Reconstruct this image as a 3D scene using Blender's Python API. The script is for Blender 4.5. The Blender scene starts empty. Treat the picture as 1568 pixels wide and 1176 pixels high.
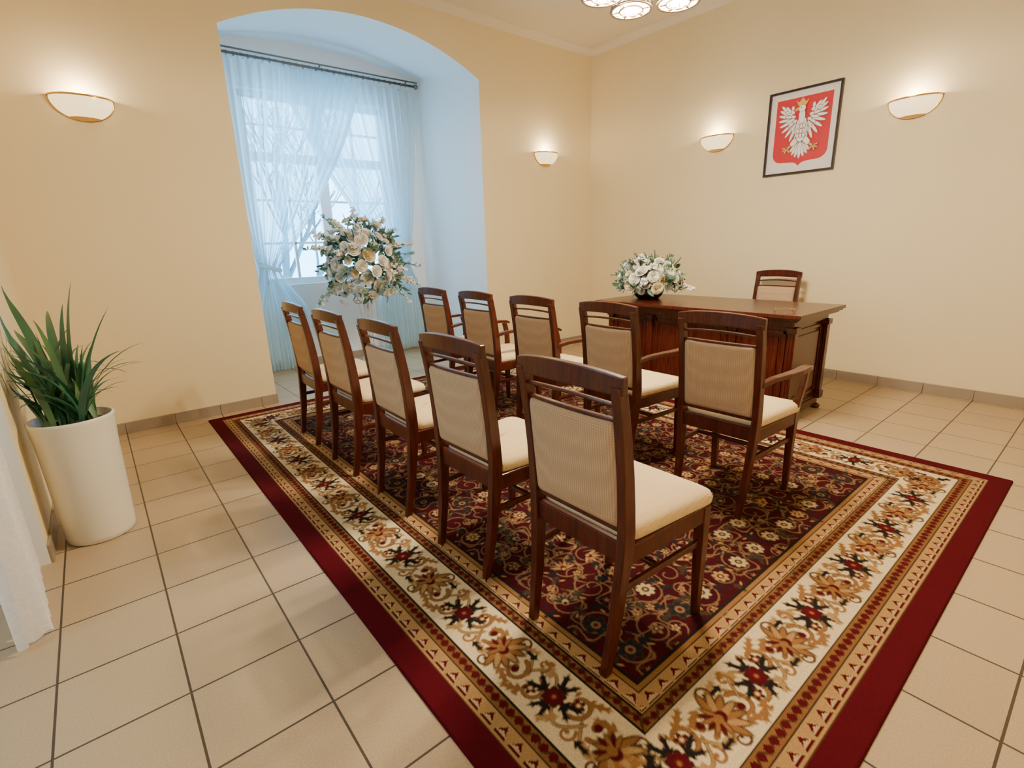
import bpy, math, random
import numpy as np
from mathutils import Vector, Matrix
random.seed(7)
sc = bpy.context.scene
pi = math.pi

# ------------------------------------------------------------------ materials
def newmat(name):
    m = bpy.data.materials.new(name); m.use_nodes = True
    nt = m.node_tree; b = nt.nodes.get('Principled BSDF')
    return m, nt, b
def N(nt, t, **kw):
    n = nt.nodes.new(t)
    for k, v in kw.items(): setattr(n, k, v)
    return n
def simple(name, col, rough=.5, metal=0, noise=None, bump=0, bscale=50, coat=0, emis=None, estr=0, spec=None):
    m, nt, b = newmat(name)
    b.inputs['Base Color'].default_value = (*col, 1)
    b.inputs['Roughness'].default_value = rough
    b.inputs['Metallic'].default_value = metal
    b.inputs['Coat Weight'].default_value = coat
    if spec is not None: b.inputs['Specular IOR Level'].default_value = spec
    tc = N(nt, 'ShaderNodeTexCoord')
    if noise:
        nz = N(nt, 'ShaderNodeTexNoise'); nz.inputs['Scale'].default_value = noise[0]; nz.inputs['Detail'].default_value = 4
        nt.links.new(tc.outputs['Object'], nz.inputs['Vector'])
        mx = N(nt, 'ShaderNodeMix', data_type='RGBA')
        mx.inputs[6].default_value = (*col, 1); mx.inputs[7].default_value = (*noise[1], 1)
        nt.links.new(nz.outputs['Fac'], mx.inputs[0]); nt.links.new(mx.outputs[2], b.inputs['Base Color'])
    if bump:
        nz = N(nt, 'ShaderNodeTexNoise'); nz.inputs['Scale'].default_value = bscale; nz.inputs['Detail'].default_value = 3
        nt.links.new(tc.outputs['Object'], nz.inputs['Vector'])
        bp = N(nt, 'ShaderNodeBump'); bp.inputs['Strength'].default_value = bump; bp.inputs['Distance'].default_value = .004
        nt.links.new(nz.outputs['Fac'], bp.inputs['Height']); nt.links.new(bp.outputs['Normal'], b.inputs['Normal'])
    if emis:
        b.inputs['Emission Color'].default_value = (*emis, 1); b.inputs['Emission Strength'].default_value = estr
    return m
M_wall = simple('wall_cream_paint', (.87, .735, .46), .75, noise=(1.2, (.84, .705, .43)), bump=.12, bscale=60)
M_wallw = simple('niche_white_paint', (.88, .91, .91), .8, bump=.1)
M_ceil = simple('ceiling_paint', (.84, .77, .63), .85, bump=.1)
M_base = simple('baseboard_tile', (.31, .245, .18), .35, noise=(15, (.37, .30, .225)))
M_pvc = simple('window_white', (.85, .87, .9), .35)
M_pot = simple('pot_white', (.84, .78, .63), .28, bump=.03, coat=.3)
M_soil = simple('soil', (.05, .03, .02), .95, bump=.8, bscale=60)
M_brass = simple('brass', (.75, .50, .20), .22, metal=1)
M_dmetal = simple('dark_bronze', (.12, .08, .05), .4, metal=1)
M_black = simple('frame_black', (.022, .010, .010), .3)
M_mat = simple('mat_white', (.80, .74, .70), .6)
M_red = simple('shield_red', (.58, .016, .025), .5)
M_eagle = simple('eagle_white', (.86, .84, .80), .5)
M_egrey = simple('eagle_grey', (.22, .10, .10), .6)
M_gold = simple('gold_paint', (.75, .42, .08), .5)
M_petal = simple('petal_white', (.92, .89, .80), .6)
M_petal2 = simple('petal_cream', (.90, .78, .50), .6)
M_leafg = simple('leaf_green', (.04, .105, .05), .45, noise=(12, (.08, .16, .08)))
M_euc = simple('leaf_eucalyptus', (.20, .31, .25), .55, noise=(12, (.12, .21, .16)))
M_stand = simple('stand_white_metal', (.75, .75, .76), .3, metal=.3)
M_bark = simple('bark', (.12, .15, .17), .9)
M_rod = simple('rod_metal', (.20, .19, .18), .35, metal=.8)

def wood(name, c1, c2, rough=.28):
    m, nt, b = newmat(name)
    tc = N(nt, 'ShaderNodeTexCoord'); mp = N(nt, 'ShaderNodeMapping'); mp.inputs['Scale'].default_value = (30, 30, 3)
    nz = N(nt, 'ShaderNodeTexNoise'); nz.inputs['Scale'].default_value = 2.5; nz.inputs['Detail'].default_value = 6
    nz.inputs['Distortion'].default_value = .6
    cr = N(nt, 'ShaderNodeValToRGB')
    cr.color_ramp.elements[0].position = .3; cr.color_ramp.elements[0].color = (*c1, 1)
    cr.color_ramp.elements[1].position = .72; cr.color_ramp.elements[1].color = (*c2, 1)
    nt.links.new(tc.outputs['Object'], mp.inputs['Vector']); nt.links.new(mp.outputs['Vector'], nz.inputs['Vector'])
    nt.links.new(nz.outputs['Fac'], cr.inputs[0]); nt.links.new(cr.outputs[0], b.inputs['Base Color'])
    b.inputs['Roughness'].default_value = rough; b.inputs['Coat Weight'].default_value = .15; b.inputs['Coat Roughness'].default_value = .15
    b.inputs['Specular IOR Level'].default_value = .35
    return m
M_wood = wood('mahogany_wood', (.042, .0058, .003), (.105, .018, .008))
M_wood2 = wood('desk_wood', (.042, .006, .0032), (.11, .020, .009), .25)

def fabric(name, c1, c2, sc_):
    m, nt, b = newmat(name)
    tc = N(nt, 'ShaderNodeTexCoord')
    outs = []
    for ax in ('Y', 'Z', 'X'):
        w = N(nt, 'ShaderNodeTexWave', wave_type='BANDS', bands_direction=ax); w.inputs['Scale'].default_value = sc_
        nt.links.new(tc.outputs['Object'], w.inputs['Vector']); outs.append(w)
    a = N(nt, 'ShaderNodeMath', operation='MULTIPLY'); nt.links.new(outs[0].outputs['Fac'], a.inputs[0])
    mxx = N(nt, 'ShaderNodeMath', operation='MAXIMUM'); nt.links.new(outs[1].outputs['Fac'], mxx.inputs[0]); nt.links.new(outs[2].outputs['Fac'], mxx.inputs[1])
    nt.links.new(mxx.outputs[0], a.inputs[1])
    mx = N(nt, 'ShaderNodeMix', data_type='RGBA'); mx.inputs[6].default_value = (*c1, 1); mx.inputs[7].default_value = (*c2, 1)
    nt.links.new(a.outputs[0], mx.inputs[0]); nt.links.new(mx.outputs[2], b.inputs['Base Color'])
    bp = N(nt, 'ShaderNodeBump'); bp.inputs['Strength'].default_value = .25; bp.inputs['Distance'].default_value = .002
    nt.links.new(a.outputs[0], bp.inputs['Height']); nt.links.new(bp.outputs['Normal'], b.inputs['Normal'])
    b.inputs['Roughness'].default_value = .85
    return m
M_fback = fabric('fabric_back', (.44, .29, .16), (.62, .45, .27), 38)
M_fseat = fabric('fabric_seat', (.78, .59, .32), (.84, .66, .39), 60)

def tile_mat():
    m, nt, b = newmat('floor_tiles')
    tc = N(nt, 'ShaderNodeTexCoord')
    br = N(nt, 'ShaderNodeTexBrick', offset=0.0, squash=1.0)
    br.inputs['Scale'].default_value = 1; br.inputs['Mortar Size'].default_value = .0036; br.inputs['Mortar Smooth'].default_value = .1
    br.inputs['Brick Width'].default_value = .324; br.inputs['Row Height'].default_value = .324; br.inputs['Bias'].default_value = 0
    br.inputs['Color1'].default_value = (.485, .36, .215, 1); br.inputs['Color2'].default_value = (.525, .395, .24, 1)
    br.inputs['Mortar'].default_value = (.075, .052, .035, 1)
    nt.links.new(tc.outputs['Object'], br.inputs['Vector'])
    nz = N(nt, 'ShaderNodeTexNoise'); nz.inputs['Scale'].default_value = 180; nz.inputs['Detail'].default_value = 2
    nt.links.new(tc.outputs['Object'], nz.inputs['Vector'])
    mr = N(nt, 'ShaderNodeMapRange'); mr.inputs[1].default_value = .3; mr.inputs[2].default_value = .7; mr.inputs[3].default_value = .87; mr.inputs[4].default_value = 1.06
    nt.links.new(nz.outputs['Fac'], mr.inputs[0])
    mx = N(nt, 'ShaderNodeMix', data_type='RGBA', blend_type='MULTIPLY'); mx.inputs[0].default_value = 1
    nt.links.new(br.outputs['Color'], mx.inputs[6]); nt.links.new(mr.outputs[0], mx.inputs[7])
    nt.links.new(mx.outputs[2], b.inputs['Base Color'])
    bp = N(nt, 'ShaderNodeBump', invert=True); bp.inputs['Strength'].default_value = .5; bp.inputs['Distance'].default_value = .002
    nt.links.new(br.outputs['Fac'], bp.inputs['Height']); nt.links.new(bp.outputs['Normal'], b.inputs['Normal'])
    b.inputs['Roughness'].default_value = .36; b.inputs['Specular IOR Level'].default_value = .4
    return m
M_tile = tile_mat()

def sheer(name, col, alpha, lace=False, transl=.5, folds=None):
    m, nt, b = newmat(name)
    nt.nodes.remove(b); out = nt.nodes['Material Output']
    tr = N(nt, 'ShaderNodeBsdfTransparent'); df = N(nt, 'ShaderNodeBsdfDiffuse'); tl = N(nt, 'ShaderNodeBsdfTranslucent')
    df.inputs[0].default_value = (*col, 1); tl.inputs[0].default_value = (*col, 1)
    m1 = N(nt, 'ShaderNodeMixShader'); m1.inputs[0].default_value = transl
    nt.links.new(df.outputs[0], m1.inputs[1]); nt.links.new(tl.outputs[0], m1.inputs[2])
    m2 = N(nt, 'ShaderNodeMixShader'); m2.inputs[0].default_value = alpha
    nt.links.new(tr.outputs[0], m2.inputs[1]); nt.links.new(m1.outputs[0], m2.inputs[2])
    if lace:
        tc = N(nt, 'ShaderNodeTexCoord'); vo = N(nt, 'ShaderNodeTexVoronoi', feature='DISTANCE_TO_EDGE'); vo.inputs['Scale'].default_value = 26
        nt.links.new(tc.outputs['Object'], vo.inputs['Vector'])
        mr = N(nt, 'ShaderNodeMapRange'); mr.inputs[1].default_value = .02; mr.inputs[2].default_value = .10; mr.inputs[3].default_value = 1; mr.inputs[4].default_value = alpha
        nt.links.new(vo.outputs['Distance'], mr.inputs[0]); nt.links.new(mr.outputs[0], m2.inputs[0])
    if folds:
        at = N(nt, 'ShaderNodeAttribute'); at.attribute_name = 'gather'
        nz = N(nt, 'ShaderNodeTexNoise', noise_dimensions='1D'); nz.inputs['Scale'].default_value = 42; nz.inputs['Detail'].default_value = 2.5
        nt.links.new(at.outputs['Fac'], nz.inputs['W'])
        mr = N(nt, 'ShaderNodeMapRange'); mr.inputs[1].default_value = .35; mr.inputs[2].default_value = .65; mr.inputs[3].default_value = folds[0]; mr.inputs[4].default_value = folds[1]
        nt.links.new(nz.outputs['Fac'], mr.inputs[0]); nt.links.new(mr.outputs[0], m2.inputs[0])
    nt.links.new(m2.outputs[0], out.inputs[0])
    return m
M_sheer = sheer('sheer_curtain_fabric', (.76, .91, .97), .66, transl=.68, folds=(.50, .90))
M_hem = sheer('curtain_hem_fabric', (.82, .93, .97), .92, transl=.6)
M_lace = sheer('lace_curtain_fabric', (.92, .88, .84), .92, True, .25)
def shade_mat(name, es):
    m, nt, b = newmat(name)
    b.inputs['Base Color'].default_value = (.95, .84, .62, 1); b.inputs['Roughness'].default_value = .15
    b.inputs['Emission Color'].default_value = (1, .74, .38, 1); b.inputs['Emission Strength'].default_value = es
    m.cycles.emission_sampling = 'NONE'
    return m
M_shade = shade_mat('frosted_lamp_glass', 1.9); M_shade2 = shade_mat('chandelier_glass', .5)
M_bulb = simple('bulb_glow', (1, 1, 1), .5, emis=(1, .85, .6), estr=12)
M_bulb.cycles.emission_sampling = 'NONE'
def glass_mat():
    m, nt, b = newmat('window_glass'); nt.nodes.remove(b)
    tr = N(nt, 'ShaderNodeBsdfTransparent'); gl = N(nt, 'ShaderNodeBsdfGlossy'); gl.inputs['Roughness'].default_value = .02
    mx = N(nt, 'ShaderNodeMixShader'); mx.inputs[0].default_value = .06
    nt.links.new(tr.outputs[0], mx.inputs[1]); nt.links.new(gl.outputs[0], mx.inputs[2]); nt.links.new(mx.outputs[0], nt.nodes['Material Output'].inputs[0])
    return m
M_glass = glass_mat()

# ------------------------------------------------------------------ mesh builder
class MB:
    def __init__(s): s.v = []; s.f = []; s.m = []; s.sm = []
    def face(s, idx, mat=0, smooth=False): s.f.append(tuple(idx)); s.m.append(mat); s.sm.append(smooth)
    def box(s, x0, x1, y0, y1, z0, z1, mat=0):
        b = len(s.v)
        s.v += [(x0, y0, z0), (x1, y0, z0), (x1, y1, z0), (x0, y1, z0), (x0, y0, z1), (x1, y0, z1), (x1, y1, z1), (x0, y1, z1)]
        for q in ((3, 2, 1, 0), (4, 5, 6, 7), (0, 1, 5, 4), (1, 2, 6, 5), (2, 3, 7, 6), (3, 0, 4, 7)): s.face([b + i for i in q], mat)
    def sweep(s, path, halfs, axis, mat=0, smooth=False):
        b = len(s.v); n = len(path)
        for p, h in zip(path, halfs):
            for (a, c) in ((-1, -1), (1, -1), (1, 1), (-1, 1)):
                if axis == 'z': s.v.append((p[0] + a * h[0], p[1] + c * h[1], p[2]))
                elif axis == 'y': s.v.append((p[0] + a * h[0], p[1], p[2] + c * h[1]))
                else: s.v.append((p[0], p[1] + a * h[0], p[2] + c * h[1]))
        for i in range(n - 1):
            for k in range(4):
                s.face((b + i * 4 + k, b + i * 4 + (k + 1) % 4, b + i * 4 + 4 + (k + 1) % 4, b + i * 4 + 4 + k), mat, smooth)
        s.face((b + 3, b + 2, b + 1, b), mat); e = b + (n - 1) * 4; s.face((e, e + 1, e + 2, e + 3), mat)
    def tube(s, path, radii, mat=0, n=8):
        b = len(s.v); P = [Vector(p) for p in path]; L = len(P)
        if not hasattr(radii, '__len__'): radii = [radii] * L
        ref = None
        for i, p in enumerate(P):
            t = (P[min(i + 1, L - 1)] - P[max(i - 1, 0)])
            t = t.normalized() if t.length > 1e-9 else Vector((0, 0, 1))
            if ref is None: ref = Vector((1, 0, 0)) if abs(t.x) < .8 else Vector((0, 1, 0))
            u = (ref - t * ref.dot(t)).normalized(); ref = u; w = t.cross(u)
            for k in range(n):
                a = 2 * pi * k / n; s.v.append(tuple(p + (u * math.cos(a) + w * math.sin(a)) * radii[i]))
        for i in range(L - 1):
            for k in range(n):
                s.face((b + i * n + k, b + i * n + (k + 1) % n, b + (i + 1) * n + (k + 1) % n, b + (i + 1) * n + k), mat, True)
        s.face([b + k for k in range(n)][::-1], mat); s.face([b + (L - 1) * n + k for k in range(n)], mat)
    def lathe(s, prof, c=(0, 0, 0), mat=0, n=32, smooth=True):
        b = len(s.v)
        for r, z in prof:
            for k in range(n):
                a = 2 * pi * k / n; s.v.append((c[0] + r * math.cos(a), c[1] + r * math.sin(a), c[2] + z))
        for i in range(len(prof) - 1):
            for k in range(n): s.face((b + i * n + k, b + i * n + (k + 1) % n, b + (i + 1) * n + (k + 1) % n, b + (i + 1) * n + k), mat, smooth)
    def grid(s, fn, nu, nv, mat=0, smooth=True):
        b = len(s.v)
        for j in range(nv + 1):
            for i in range(nu + 1): s.v.append(tuple(fn(i / nu, j / nv)))
        for j in range(nv):
            for i in range(nu):
                a = b + j * (nu + 1) + i; s.face((a, a + 1, a + nu + 2, a + nu + 1), mat, smooth)
    def rings(s, rs, mat=0, cap0=True, cap1=True, smooth=True):
        b = len(s.v); n = len(rs[0])
        for r in rs: s.v += [tuple(p) for p in r]
        for i in range(len(rs) - 1):
            for k in range(n): s.face((b + i * n + k, b + i * n + (k + 1) % n, b + (i + 1) * n + (k + 1) % n, b + (i + 1) * n + k), mat, smooth)
        if cap0: s.face([b + k for k in range(n)][::-1], mat, smooth)
        if cap1: s.face([b + (len(rs) - 1) * n + k for k in range(n)], mat, smooth)
    def poly(s, pts, mat=0):
        b = len(s.v); s.v += [tuple(p) for p in pts]; s.face(range(b, b + len(pts)), mat)
    def obj(s, name, mats, bevel=0, loc=(0, 0, 0), rot=0, weld=False):
        me = bpy.data.meshes.new(name); me.from_pydata(s.v, [], s.f)
        for m in mats: me.materials.append(m)
        me.polygons.foreach_set('material_index', s.m); me.polygons.foreach_set('use_smooth', s.sm); me.update()
        o = bpy.data.objects.new(name, me); sc.collection.objects.link(o); o.location = loc; o.rotation_euler = (0, 0, rot)
        if bevel:
            bv = o.modifiers.new('bevel', 'BEVEL'); bv.width = bevel; bv.segments = 2; bv.limit_method = 'ANGLE'; bv.angle_limit = math.radians(50)
        return o
def inst(o, name, loc, rot=0):
    q = bpy.data.objects.new(name, o.data); sc.collection.objects.link(q); q.location = loc; q.rotation_euler = (0, 0, rot)
    for md in o.modifiers:
        if md.type == 'BEVEL':
            bv = q.modifiers.new('bevel', 'BEVEL'); bv.width = md.width; bv.segments = 2; bv.limit_method = 'ANGLE'; bv.angle_limit = md.angle_limit
    return q

# ------------------------------------------------------------------ room
XL, XR, YN, YF, H = -.37, 5.24, -.8, 4.72, 3.55
A0, A1, SPR, CRW, ND = 1.10, 3.51, 2.97, 3.27, 1.38
def arch_z(t, spr, crw):
    rise = (crw - spr); w = 1.205
    R = (w * w + rise * rise) / (2 * rise); x = (t - .5) * 2 * w
    return crw - R + math.sqrt(max(R * R - x * x, 0))
def arch_wall(name, mp, a0, a1, o0, o1):
    mb = MB()
    def q(u0, u1, z00, z01, z10, z11):
        b = len(mb.v); mb.v += [mp(u0, z00, 0), mp(u1, z10, 0), mp(u1, z11, 0), mp(u0, z01, 0)]; mb.face((b, b + 1, b + 2, b + 3))
    q(a0, o0, 0, H, 0, H); q(o1, a1, 0, H, 0, H)
    n = 28
    for i in range(n):
        t0, t1 = i / n, (i + 1) / n
        q(o0 + (o1 - o0) * t0, o0 + (o1 - o0) * t1, arch_z(t0, SPR, CRW), H, arch_z(t1, SPR, CRW), H)
    mb.obj(name, [M_wall])
def niche(name, mp, o0, o1, w0, w1, wz0, wz1, depth):
    mb = MB(); n = 28
    def prof(spr, crw, d):
        return [mp(o0, 0, d)] + [mp(o0 + (o1 - o0) * i / n, arch_z(i / n, spr, crw), d) for i in range(n + 1)] + [mp(o1, 0, d)]
    rs = [prof(SPR + (3.30 - SPR) * t, CRW + (3.43 - CRW) * t, depth * t) for t in (0, .25, .5, .75, 1)]
    b = len(mb.v); k = n + 3
    for r in rs: mb.v += r
    for j in range(4):
        for i in range(k - 1): mb.face((b + j * k + i, b + j * k + i + 1, b + (j + 1) * k + i + 1, b + (j + 1) * k + i), 0, 1 < i < k - 3)
    def q(u0, u1, z0, z1, d0=depth, d1=depth):
        b = len(mb.v); mb.v += [mp(u0, z0, d0), mp(u1, z0, d0), mp(u1, z1, d0), mp(u0, z1, d0)]; mb.face((b, b + 1, b + 2, b + 3))
    q(o0, w0, 0, 3.45); q(w1, o1, 0, 3.45); q(w0, w1, 0, wz0); q(w0, w1, wz1, 3.45)
    dd = depth + .16
    for (p0, p1) in (((w0, wz0), (w1, wz0)), ((w1, wz0), (w1, wz1)), ((w1, wz1), (w0, wz1)), ((w0, wz1), (w0, wz0))):
        b = len(mb.v); mb.v += [mp(*p0, depth), mp(*p1, depth), mp(*p1, dd), mp(*p0, dd)]; mb.face((b, b + 1, b + 2, b + 3))
    mb.obj(name, [M_wallw])
def window(name, mp, w0, w1, z0, z1, d):
    mb = MB()
    def bx(u0, u1, a, b_, d0, d1, mat=0):
        p, q_ = mp(u0, a, d0), mp(u1, b_, d1)
        mb.box(min(p[0], q_[0]), max(p[0], q_[0]), min(p[1], q_[1]), max(p[1], q_[1]), a, b_, mat)
    bx(w0, w0 + .06, z0, z1, d, d + .06); bx(w1 - .06, w1, z0, z1, d, d + .06); bx(w0, w1, z0, z0 + .07, d, d + .06); bx(w0, w1, z1 - .07, z1, d, d + .06)
    c = (w0 + w1) / 2; bx(c - .06, c + .06, z0, z1, d - .01, d + .06); zt = z0 + (z1 - z0) * .68; bx(w0, w1, zt - .05, zt + .05, d - .005, d + .06)
    for uu in ((w0 + c) / 2, (w1 + c) / 2): bx(uu - .015, uu + .015, z0, z1, d + .01, d + .045)
    for k in (.23, .46, .84): bx(w0, w1, z0 + (z1 - z0) * k - .012, z0 + (z1 - z0) * k + .012, d + .01, d + .045)
    bx(w0, w1, z0, z1, d + .025, d + .03, 1)
    mb.obj(name, [M_pvc, M_glass], bevel=.004)
mpF = lambda u, z, d: (u, YF + d, z)
mpL = lambda u, z, d: (XL - d, u, z)
arch_wall('wall_far', mpF, XL, XR, A0, A1)
niche('wall_niche_far', mpF, A0, A1, 1.5, 3.1, .95, 2.93, ND)
window('window_1', mpF, 1.5, 3.1, .95, 2.93, ND + .08)
B0, B1 = .60, 2.84
arch_wall('wall_left', mpL, YN, YF, B0, B1)
niche('wall_niche_left', mpL, B0, B1, 1.3, 2.2, 1.0, 2.6, 1.0)
window('window_2', mpL, 1.3, 2.2, 1.0, 2.6, 1.08)
mb = MB(); mb.poly([(XR, YN, 0), (XR, YF, 0), (XR, YF, H), (XR, YN, H)]); mb.obj('wall_right', [M_wall])
mb = MB(); mb.poly([(XL, YN, 0), (XR, YN, 0), (XR, YN, H), (XL, YN, H)]); mb.obj('wall_near', [M_wall])
mb = MB(); mb.poly([(XL - 1.3, YN, 0), (XR, YN, 0), (XR, YF + 1.6, 0), (XL - 1.3, YF + 1.6, 0)]); mb.obj('floor', [M_tile])
mb = MB(); mb.poly([(XL, YN, H), (XL, YF, H), (XR, YF, H), (XR, YN, H)]); mb.obj('ceiling', [M_ceil])
def cove(name, p0, p1, inward):
    mb = MB(); prof = [(0, -.07), (.012, -.07), (.02, -.045), (.045, -.02), (.07, -.012), (.07, 0)]
    P0, P1, I = Vector(p0), Vector(p1), Vector(inward)
    for (a, z) in prof: mb.v += [tuple(P0 + I * a + Vector((0, 0, z))), tuple(P1 + I * a + Vector((0, 0, z)))]
    for i in range(len(prof) - 1): mb.face((2 * i, 2 * i + 1, 2 * i + 3, 2 * i + 2), 0, True)
    mb.obj(name, [M_ceil])
cove('trim_1', (XL, YF, H), (XR, YF, H), (0, -1, 0)); cove('trim_2', (XR, YF, H), (XR, YN, H), (-1, 0, 0)); cove('trim_3', (XL, YN, H), (XL, YF, H), (1, 0, 0))
def bboard(name, segs):
    mb = MB()
    for s_ in segs: mb.box(*s_)
    mb.obj(name, [M_base], bevel=.002)
hb = .085; g = .324
def splitx(x0, x1, y0, y1):
    o = []; k = math.floor(x0 / g)
    while k * g < x1:
        a, b = max(x0, k * g + .0015), min(x1, (k + 1) * g - .0015)
        if b - a > .01: o.append((a, b, y0, y1, 0, hb))
        k += 1
    return o
def splity(x0, x1, y0, y1): return [(s_[2], s_[3], s_[0], s_[1], 0, hb) for s_ in splitx(y0, y1, x0, x1)]
bboard('baseboard_far', splitx(XL + .012, A0, YF - .012, YF) + splitx(A1, XR - .012, YF - .012, YF))
bboard('baseboard_right', splity(XR - .012, XR, YN, YF))
bboard('baseboard_left', splity(XL, XL + .012, B1, YF - .012) + splity(XL, XL + .012, YN, B0))
bboard('baseboard_niche', splity(A1 - .012, A1, YF, YF + ND) + splity(A0, A0 + .012, YF, YF + ND) + splitx(A0 + .012, A1 - .012, YF + ND - .012, YF + ND))

# ------------------------------------------------------------------ rug
RX0, RX1, RY0, RY1 = .527, 3.60, .216, 4.58
RW, RH = RX1 - RX0, RY1 - RY0
res = .004
nx, ny = int(RW / res), int(RH / res)
xs = np.linspace(-RW / 2, RW / 2, nx + 1); ys = np.linspace(-RH / 2, RH / 2, ny + 1)
XX, YY = np.meshgrid(xs, ys)
C = np.zeros((ny + 1, nx + 1, 3), np.float32)
RED = np.array((.080, .003, .007)); FIELD = np.array((.046, .003, .0055)); CREAM = np.array((.72, .57, .34)); GOLD = np.array((.27, .125, .04))
TAN = np.array((.40, .235, .09)); BROWN = np.array((.08, .033, .014)); BLK = np.array((.015, .011, .010)); OLV = np.array((.04, .034, .02)); WINE = np.array((.085, .004, .007)); BEI = np.array((.50, .35, .18))
BRT = np.array((.11, .006, .009))
dx = RW / 2 - np.abs(XX); dy = RH / 2 - np.abs(YY); D = np.minimum(dx, dy); S = np.where(dx < dy, YY, XX)
C[:] = FIELD
def band(a, b, col): C[(D >= a) & (D < b)] = col
band(-1, .085, RED)
band(.085, .195, TAN); band(.195, .40, CREAM); band(.40, .52, TAN)
def tri(a, b, per, col):
    ph = np.abs(((S / per) % 1) - .5) * 2; t = (D - a) / (b - a)
    C[(t >= 0) & (t < 1) & (ph < (1 - t) * .85)] = col
def dots(a, b, per, col):
    ph = ((S / per) % 1 - .5) * per; t = D - (a + b) / 2
    C[(ph ** 2 + t ** 2) < (min(per, b - a) * .36) ** 2] = col
band(.085, .092, BROWN); tri(.098, .135, .062, WINE); tri(.105, .118, .062, BEI); band(.143, .148, BLK); band(.148, .188, GOLD * .8)
ph = np.sin(S * 2 * pi / .07) * .010; C[np.abs(D - .168 - ph) < .006] = BROWN; dots(.15, .186, .035, WINE); band(.188, .195, BLK)
band(.40, .407, BLK); band(.407, .44, GOLD * .75); C[(np.abs(D - .4235 - ph) < .006)] = BROWN; dots(.41, .437, .035, WINE); band(.44, .445, BLK)
tri(.45, .488, .066, WINE); tri(.455, .470, .066, BEI); band(.495, .50, BLK); band(.50, .515, GOLD); band(.515, .522, BLK)
class T:
    def __init__(s, ox, oy, r=0, mx=1, my=1, k=1, fl=1): s.a = (ox, oy, math.cos(r), math.sin(r), mx, my, k, fl)
    def vec(s, x, y):
        ox, oy, c, q, mx, my, k, fl = s.a; y *= fl; return (mx * k * (c * x - q * y), my * k * (q * x + c * y))
    def pt(s, x, y):
        v = s.vec(x, y); return (s.a[4] * s.a[0] + v[0], s.a[5] * s.a[1] + v[1])
def ell(t, x, y, rx, ry, a, col):
    cx, cy = t.pt(x, y); d = t.vec(math.cos(a), math.sin(a)); an = math.atan2(d[1], d[0]); k = t.a[6]; rx *= k; ry *= k
    R = max(rx, ry) + res
    i0 = max(int((cx - R + RW / 2) / RW * nx), 0); i1 = min(int((cx + R + RW / 2) / RW * nx) + 2, nx + 1)
    j0 = max(int((cy - R + RH / 2) / RH * ny), 0); j1 = min(int((cy + R + RH / 2) / RH * ny) + 2, ny + 1)
    if i1 <= i0 or j1 <= j0: return
    ex = xs[i0:i1][None, :] - cx; ey = ys[j0:j1][:, None] - cy; ca, sa = math.cos(an), math.sin(an)
    q = np.sqrt(((ex * ca + ey * sa) / rx) ** 2 + ((-ex * sa + ey * ca) / ry) ** 2)
    al = np.clip((1 - q) * min(rx, ry) / res + .5, 0, 1)[..., None]
    C[j0:j1, i0:i1] = C[j0:j1, i0:i1] * (1 - al) + col * al
def stroke(t, pts, w0, w1, col):
    n = len(pts)
    for i in range(n - 1):
        (x0, y0), (x1, y1) = pts[i], pts[i + 1]; L = math.hypot(x1 - x0, y1 - y0); f = i / max(n - 1, 1); w = w0 + (w1 - w0) * f
        ell(t, (x0 + x1) / 2, (y0 + y1) / 2, L * .75 + w * .4, w, math.atan2(y1 - y0, x1 - x0), col)
def spiral(t, x, y, r, a0, turns, w, col, hand=1):
    pts = []
    for i in range(22):
        f = i / 21; a = a0 + hand * turns * 2 * pi * f; q = r * (1 - f * .85); pts.append((x + q * math.cos(a), y + q * math.sin(a)))
    stroke(t, pts, w, w * .6, col); ell(t, pts[-1][0], pts[-1][1], w * 1.5, w * 1.5, 0, col)
def flower(t, x, y, r, n, c1, c2, c3, out=None):
    for i in range(n):
        a = 2 * pi * i / n
        if out is not None: ell(t, x + r * .62 * math.cos(a), y + r * .62 * math.sin(a), r * .52, r * .36, a, out)
    for i in range(n):
        a = 2 * pi * i / n; ell(t, x + r * .6 * math.cos(a), y + r * .6 * math.sin(a), r * .42, r * .27, a, c1)
    ell(t, x, y, r * .42, r * .42, 0, c2); ell(t, x, y, r * .2, r * .2, 0, c3)
def palm(t, x, y, r, a, c1, c2, c3, out):
    for k in range(-3, 4):
        b = a + k * .42; ell(t, x + r * .5 * math.cos(b), y + r * .5 * math.sin(b), r * .62, r * .19, b, out)
    for k in range(-3, 4):
        b = a + k * .42; ell(t, x + r * .5 * math.cos(b), y + r * .5 * math.sin(b), r * .52, r * .12, b, c1 if k % 2 else c2)
    ell(t, x + r * .12 * math.cos(a), y + r * .12 * math.sin(a), r * .32, r * .24, a, c3); ell(t, x, y, r * .16, r * .16, 0, c1)
def bigleaf(t, x, y, L, a, c, n=3):
    for k in range(n):
        f = (k + .3) / n; px, py = x + L * f * math.cos(a), y + L * f * math.sin(a); q = L * .32 * (1 - f * .5)
        for s_ in (-1, 1): ell(t, px + q * .5 * math.cos(a + s_ * .8), py + q * .5 * math.sin(a + s_ * .8), q * .62, q * .26, a + s_ * .8, c)
    ell(t, x + L * .5 * math.cos(a), y + L * .5 * math.sin(a), L * .5, L * .11, a, c)
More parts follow.
